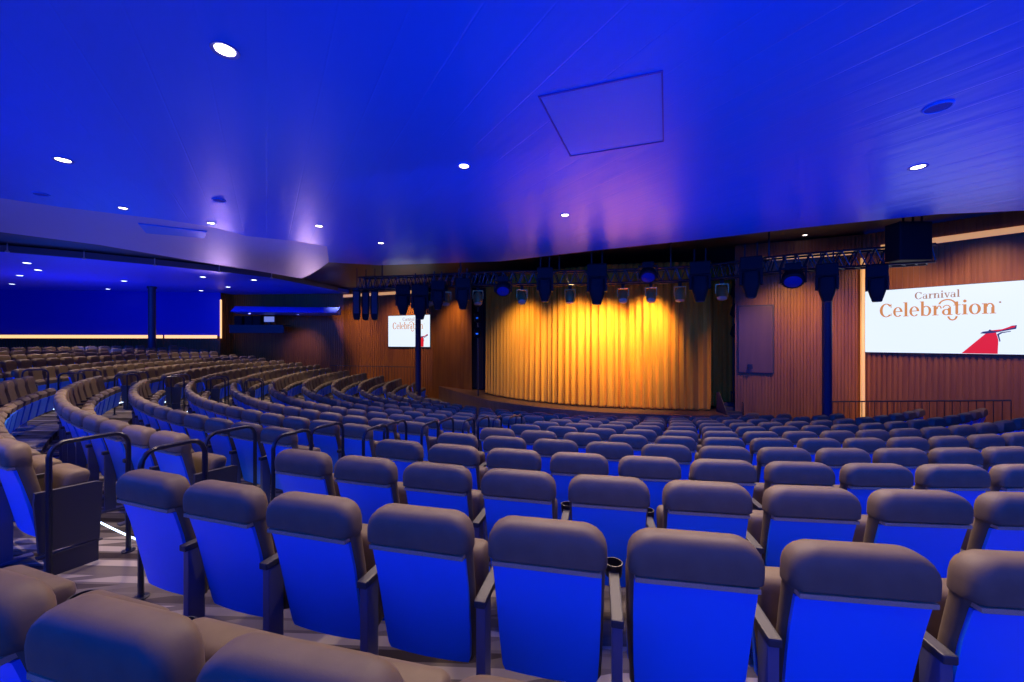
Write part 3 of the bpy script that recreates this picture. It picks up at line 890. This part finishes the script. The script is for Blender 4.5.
b.build('lattice', M_truss, e)
for i in range(4, len(tpath), 11):
    b = MB(); p = tpt(i, 0, TZ1); b.tube([p, p + Vector((0, 0, .915))], .02, 6); b.build('suspension_cable', M_truss, e)
tag(e, 'long curved black lattice truss hung in front of the curtain', 'truss')
def truss_at(u):
    best = min(range(len(tpath)), key=lambda i: abs(px((tpath[i].x, tpath[i].y, 1))[0] - u))
    i = max(1, min(best, len(tpath) - 2))
    a, c = tpath[i - 1], tpath[i + 1]
    m = (u - 512) / 400
    dx, dy = c.x - a.x, c.y - a.y
    t = (m * a.y - a.x) / (dx - m * dy)
    return Vector((a.x + dx * t, a.y + dy * t))

def face_cam(p, extra=0): return atan2(p[0], -p[1]) + extra

def big_mover():
    r = empty('moving_head_light')
    b = MB(); b.box((0, 0, -.12), (.44, .34, .30)); b.build('base', M_fix, r, bevel=.03)
    y = MB()
    for s in (-1, 1): y.box((s * .20, 0, -.42), (.06, .2, .36))
    y.box((0, 0, -.28), (.44, .22, .06)); y.build('yoke', M_fix, r, bevel=.015)
    h = MB(); h.loft([[(x, y, z) for x, y in rrect(w, w * .9, w * .45, 4)] for z, w in ((-.26, .09), (-.31, .165), (-.50, .178), (-.62, .172), (-.74, .14), (-.82, .115), (-.88, .10))]); hd = h.build('lamp_head', M_fix, r, smooth=True)
    l = MB(); l.lathe([(.095, -.875), (.09, -.895), (.002, -.885)], (0, 0, 0), 16); l.build('front_lens', M_black, hd, smooth=True)
    c = MB(); 
    for s in (-1, 1): c.tube([(s * .12, 0, .03), (s * .12, 0, .34)], .018, 6)
    c.box((0, 0, .02), (.34, .08, .03)); c.box((0, .2, -.05), (.06, .3, .05)); c.build('clamp', M_truss, r)
    return r
def small_spot():
    r = empty('stage_spotlight')
    b = MB(); b.box((0, 0, .0), (.10, .10, .12)); b.build('clamp', M_fix, r, bevel=.01)
    y = MB()
    y.box((0, 0, -.08), (.32, .05, .02))
    for s in (-1, 1): y.box((s * .155, 0, -.20), (.016, .05, .26))
    y.build('yoke', M_brass, r)
    Mx = Matrix.Rotation(rad(148), 3, 'X')
    h = MB(); h.lathe([(.05, -.17), (.10, -.15), (.135, -.06), (.14, .10), (.125, .18), (.128, .20)], (0, 0, -.30), 18, M=Mx); hd = h.build('lamp_can', M_brass, r, smooth=True)
    l = MB(); l.lathe([(.125, .195), (.09, .215), (.002, .222)], (0, 0, -.30), 18, M=Mx); l.build('front_lens', M_glass, hd, smooth=True)
    return r
def blue_wash():
    r = empty('wash_light')
    b = MB(); b.box((0, 0, .10), (.3, .2, .16)); b.build('base', M_fix, r, bevel=.02)
    y = MB()
    for s in (-1, 1): y.box((s * .235, 0, -.08), (.03, .12, .36))
    y.box((0, 0, .06), (.5, .14, .05)); y.build('yoke', M_fix, r, bevel=.01)
    Mx = Matrix.Rotation(rad(140), 3, 'X')
    h = MB(); h.lathe([(.08, -.18), (.17, -.14), (.215, -.02), (.22, .10), (.20, .12)], (0, 0, -.15), 24, M=Mx); hd = h.build('lamp_head', M_fix, r, smooth=True)
    l = MB(); l.lathe([(.20, .11), (.12, .135), (.002, .145)], (0, 0, -.15), 24, M=Mx); l.build('blue_lens', M_bluelens, hd, smooth=True)
    return r
def array_speaker():
    r = empty('hanging_speaker')
    b = MB(); b.box((0, 0, .02), (.12, .2, .04)); b.tube([(0, 0, .03), (0, 0, .7)], .015, 6); b.build('hanger', M_truss, r)
    b = MB(); b.loft([[(x, y, z) for x, y in ((-w, -.13), (w, -.13), (w * .8, .13), (-w * .8, .13))] for z, w in ((0, .11), (-.72, .11), (-.9, .09), (-.93, .06))]); b.build('cabinet', M_fix, r, bevel=.02)
    b = MB(); b.box((0, -.137, -.4), (.16, .012, .68)); b.build('front_grille', mat('speaker_cloth', (.05, .045, .06), .8), r)
    return r
protos2 = {}
def hang(kind, maker, u, z, label, group, cat, dd=0.0, tilt=0.0, sc=1.0):
    p = truss_at(u); f = 1 + dd / p.y
    if kind in protos2: o = copy_tree(protos2[kind])
    else: o = protos2[kind] = maker()
    o.location = (p.x * f, p.y * f, z); o.rotation_euler = (tilt, 0, -atan2(p.x, p.y)); o.scale = (sc,) * 3
    tag(o, label, cat, group); return o
MOV = [(403, 'above the left part of the small screen', 1.62, .95), (420, 'right above the dark pole at the small screen', 1.62, 1.1), (438, 'first right of the small screen pole', 1.72, .9), (463, 'at the left curtain edge', 1.75, .95),
       (545, 'first one in front of the gold curtain', 1.98, 1.0), (597, 'in front of the brightest part of the gold curtain', 2.05, 1.18), (700, 'in front of the right curtain part', 1.98, 1.1),
       (751, 'in front of the tall dark wall cover', 1.95, 1.05), (827, 'directly above the blue pole', 1.63, .88), (877, 'in front of the corner of the large screen', 1.52, .80)]
for u, lab, z, sc in MOV: hang('m', big_mover, u, z, 'bulky black moving head light, ' + lab, 'black moving head lights on the truss', 'stage light', -.42, 0, sc)
SPT = [(430, 'right of the small screen edge'), (446, 'second right of the small screen edge'), (478, 'above the dark gap left of the curtain'), (522, 'leftmost in front of the curtain'), (570, 'left of the widest black moving head'),
       (623, 'right of the widest black moving head'), (651, 'below a blue wash light'), (680, 'right of the blue wash light'), (722, 'above the right side drape')]
for i, (u, lab) in enumerate(SPT): hang('s', small_spot, u, 1.56, 'brassy can spotlight on the truss, ' + lab, 'brassy spotlights on the truss', 'stage light', .1, rad((-8, 6, 10, -4, 18, -6, -3, 16, 4)[i]), .95)
for u, lab, z in ((503, 'at the left end of the curtain', 1.62), (648, 'above the bright right half of the curtain', 1.92), (793, 'above the ribbed wall beside the pole', 1.55)):
    hang('b', blue_wash, u, z, 'round black wash light with blue lens, ' + lab, 'blue wash lights on the truss', 'stage light', -.42)
for u, lab, dd in ((357, 'leftmost', 0), (366, 'middle', .25), (375, 'rightmost', .1)):
    r0 = truss_at(362)
    if 'a' in protos2: o = copy_tree(protos2['a'])
    else: o = protos2['a'] = array_speaker()
    D = 12.6 + dd; o.location = ((u - 512) / 400 * D, D, 1.60); o.rotation_euler = (0, 0, .2)
    tag(o, f'narrow tall black speaker hung at the left truss end, {lab} of the three', 'speaker', 'narrow speakers at the left truss end')
# rigging box at the right end of the truss
e = empty('rigging_cabinet', (8.12, 8.2, 1.96))
b = MB(); b.box((0, 0, .06), (.66, .34, .78)); b.build('housing', M_fix, e, bevel=.03)
b = MB()
for s in (-1, 1): b.tube([(s * .1, 0, .4), (s * .1, 0, .93)], .02, 6)
b.build('suspension_bar', M_truss, e)
tag(e, 'black rigging cabinet hung at the right end of the truss', 'rigging cabinet')
# boom lights at both sides of the curtain
def boom(x, y, z0, z1, n, label):
    e = empty('light_boom', (x, y, z0))
    b = MB(); b.tube([(0, 0, 0), (0, 0, z1 - z0)], .03, 8); b.build('boom_pipe', M_truss, e, smooth=True)
    for i in range(n):
        z = (z1 - z0) - .35 - .62 * i
        h = MB(); h.lathe([(.07, -.20), (.13, -.14), (.14, .12), (.11, .2)], (-.02, -.16, z), 14, M=Matrix.Rotation(rad(30), 3, 'X')); hd = h.build('boom_lamp', M_fix, e, smooth=True)
        l = MB(); l.box((-.02, -.30, z + .02), (.1, .03, .16)); l.build('reflector_plate', M_glass, hd, bevel=.01)
    tag(e, label, 'stage light')
boom(-1.35, 16.0, ZS, 1.9, 3, 'upright boom of lamps in the dark gap left of the curtain')
boom(6.95, 12.55, ZS, 1.9, 3, 'upright boom of lamps in front of the right side drape')

# ------------------------------------------------------------------ lights
def spot(loc, target, energy, size, blend, color, soft=.1):
    l = bpy.data.lights.new('stage_or_fill_beam', 'SPOT'); l.energy = energy; l.spot_size = rad(size); l.spot_blend = blend; l.color = color; l.shadow_soft_size = soft  # serves the stage beams and the added fill spots
    o = bpy.data.objects.new('stage_or_fill_beam', l); COL.objects.link(o); o.location = loc
    o.rotation_euler = (Vector(target) - Vector(loc)).to_track_quat('-Z', 'Y').to_euler(); return o
def area(loc, target, energy, sx, sy, color, spread=180):
    l = bpy.data.lights.new('wash', 'AREA'); l.shape = 'RECTANGLE'; l.size = sx; l.size_y = sy; l.energy = energy; l.color = color; l.spread = rad(spread)
    o = bpy.data.objects.new('wash', l); COL.objects.link(o); o.location = loc
    o.rotation_euler = (Vector(target) - Vector(loc)).to_track_quat('-Z', 'Y').to_euler(); return o
BLUE = (0.0, 0.072, 1.0); WARM = (1.0, .72, .48); AMBER = (1.0, .78, .34)
for o in list(bpy.data.objects):
    if o.type == 'LIGHT' and o.data.name.startswith('downlight_beam'): o.data.energy = 190; o.data.spot_size = rad(74); o.rotation_euler = (rad(-26), 0, 0)
# added warm fill spots under the ceiling, without fixtures
for x, y, en in ((-1.3, 1.6, 80), (.5, 1.8, 170), (1.9, 1.9, 170), (.3, 3.2, 300), (2.4, 3.2, 300), (4.0, 3.3, 230), (1.2, 5.0, 210), (3.4, 5.4, 210), (5.4, 3.6, 200), (7.4, 5.4, 230), (-4.4, 3.6, 300), (-7.0, 6.2, 300), (-2.4, 6.0, 200), (2.0, 7.6, 190), (-.4, 8.2, 170), (3.6, 8.4, 200), (-5.0, 8.2, 280), (-7.6, 9.4, 300), (5.2, 7.0, 210)):
    spot((x, y + 1.1, 2.27), (x, y - .55, 0), en * 1.25, 72, .7, (1, .76, .55), .08)
spot((1.0, -.5, 2.27), (1.0, 1.6, -.75), 60, 46, .9, (1, .74, .5), .1)
spot((-3.3, 3.0, 2.27), (-3.3, 3.1, 0), 330, 42, .7, (1, .76, .56), .06)  # added spot that brightens the aisle carpet
for x, y in ((-14, 12.5), (-11.5, 15.5), (-16.5, 15.5), (-13.5, 18.5), (-10.0, 18.6), (-7.2, 15.2), (-11, 12), (-7.4, 12.4)):  # added spots below the soffit that brighten the far left rows
    spot((x, y, 2.6), (x + .6, y - .3, 0), 420, 100, .6, (1, .74, .52), .1)
# curtain
spot((1.7, 11.6, 1.85), (2.0, 13.5, .2), 850, 64, 1, AMBER, .15)
spot((4.25, 11.45, 1.85), (4.3, 12.9, .2), 850, 64, 1, AMBER, .15)
spot((.0, 12.9, 1.8), (.4, 14.8, 0), 420, 70, 1, AMBER, .15)
spot((3.0, 11.75, 1.55), (2.9, 13.3, -.4), 700, 90, 1, AMBER, .15)
# walls
for p, t, en in (((7.2, 9.6, 2.3), (8.0, 11.3, -.6), 380), ((8.9, 8.9, 2.6), (9.6, 10.4, .3), 130), ((9.7, 8.0, 2.6), (10.7, 9.1, .4), 130), ((11.0, 6.4, 2.6), (12.0, 7.6, .4), 90),
                 ((-5.4, 18.6, 2.4), (-5.6, 20.7, .4), 420), ((-8.6, 19.6, 2.4), (-8.8, 21.6, .3), 330), ((-3.0, 17.6, 2.4), (-2.9, 18.9, -.3), 300)):
    spot(p, t, en, 85, .9, (1, .6, .32), .1)
spot((9.0, 7.4, 2.6), (10.5, 9.3, -.9), 260, 80, .9, (1, .6, .32), .1)  # added fill spot, warms the wall below the large screen
spot((-11.4, 20.9, .6), (-11.6, 22.4, -.5), 45, 90, 1, (1, .6, .35), .1)
# added lilac fill spots that brighten the ceiling rim
spot((-13.5, 18.5, 1.0), (-9.6, 9.5, 2.4), 420, 44, .9, (.62, .40, .85), .3)
spot((-9.6, 18.8, 1.0), (-7.2, 12.4, 2.4), 260, 44, .9, (.72, .45, .75), .3)
# added blue area fill with no fixtures, for ceiling, walls and seat backs
area((1, -3.2, 1.0), (2.5, 6, -1.6), 310, 14, 2.4, BLUE, 130)
area((-9, 0, 1.2), (-7, 9, -1.2), 240, 6, 2, BLUE)
for x, y, en in ((-6, 3, 54), (0, 2.5, 52), (6, 2.5, 64), (10.5, 4.0, 52), (-5, 8.5, 54), (1, 7, 46), (3.6, 7.3, 36), (6.6, 5.8, 40), (-13, 13.5, 110), (-18, 16, 100)):
    area((x, y, -.15), (x, y + .001, 3), en, 3.5, 3.5, BLUE)
area((4, 1.0, 2.22), (4.4, 7, -1.2), 230, 7, .5, BLUE, 120)
area((-1, 5.2, 2.22), (0.5, 10, -1.4), 110, 4, .4, BLUE, 110)
area((-12.5, 3, 1.0), (-6, 7.5, -1.2), 260, 5, 1.5, BLUE, 140)
area((-12.5, 16.5, 1.8), (-12.5, 22, .2), 70, 5, .6, BLUE, 120)
area((-18, 15.5, -.2), (-20, 21, 1.4), 110, 5, 1.5, BLUE)
w = bpy.data.worlds.new('World'); S.world = w; w.use_nodes = True
w.node_tree.nodes['Background'].inputs['Color'].default_value = (0.0, 0.05, 1.0, 1)
w.node_tree.nodes['Background'].inputs['Strength'].default_value = 0.25

# ------------------------------------------------------------------ camera
cam = bpy.data.cameras.new('camera'); cam.sensor_width = 36; cam.lens = 400 / 1024 * 36
co = bpy.data.objects.new('camera', cam); COL.objects.link(co); co.location = (0, 0, 0); co.rotation_euler = (pi / 2, 0, 0)
cam.clip_start = .05; cam.clip_end = 200
S.camera = co
S.view_settings.view_transform = 'Standard'; S.view_settings.look = 'None'; S.view_settings.gamma = 1
S.view_settings.exposure = 0.0
try: S.view_settings.use_curve_mapping = False
except Exception: pass
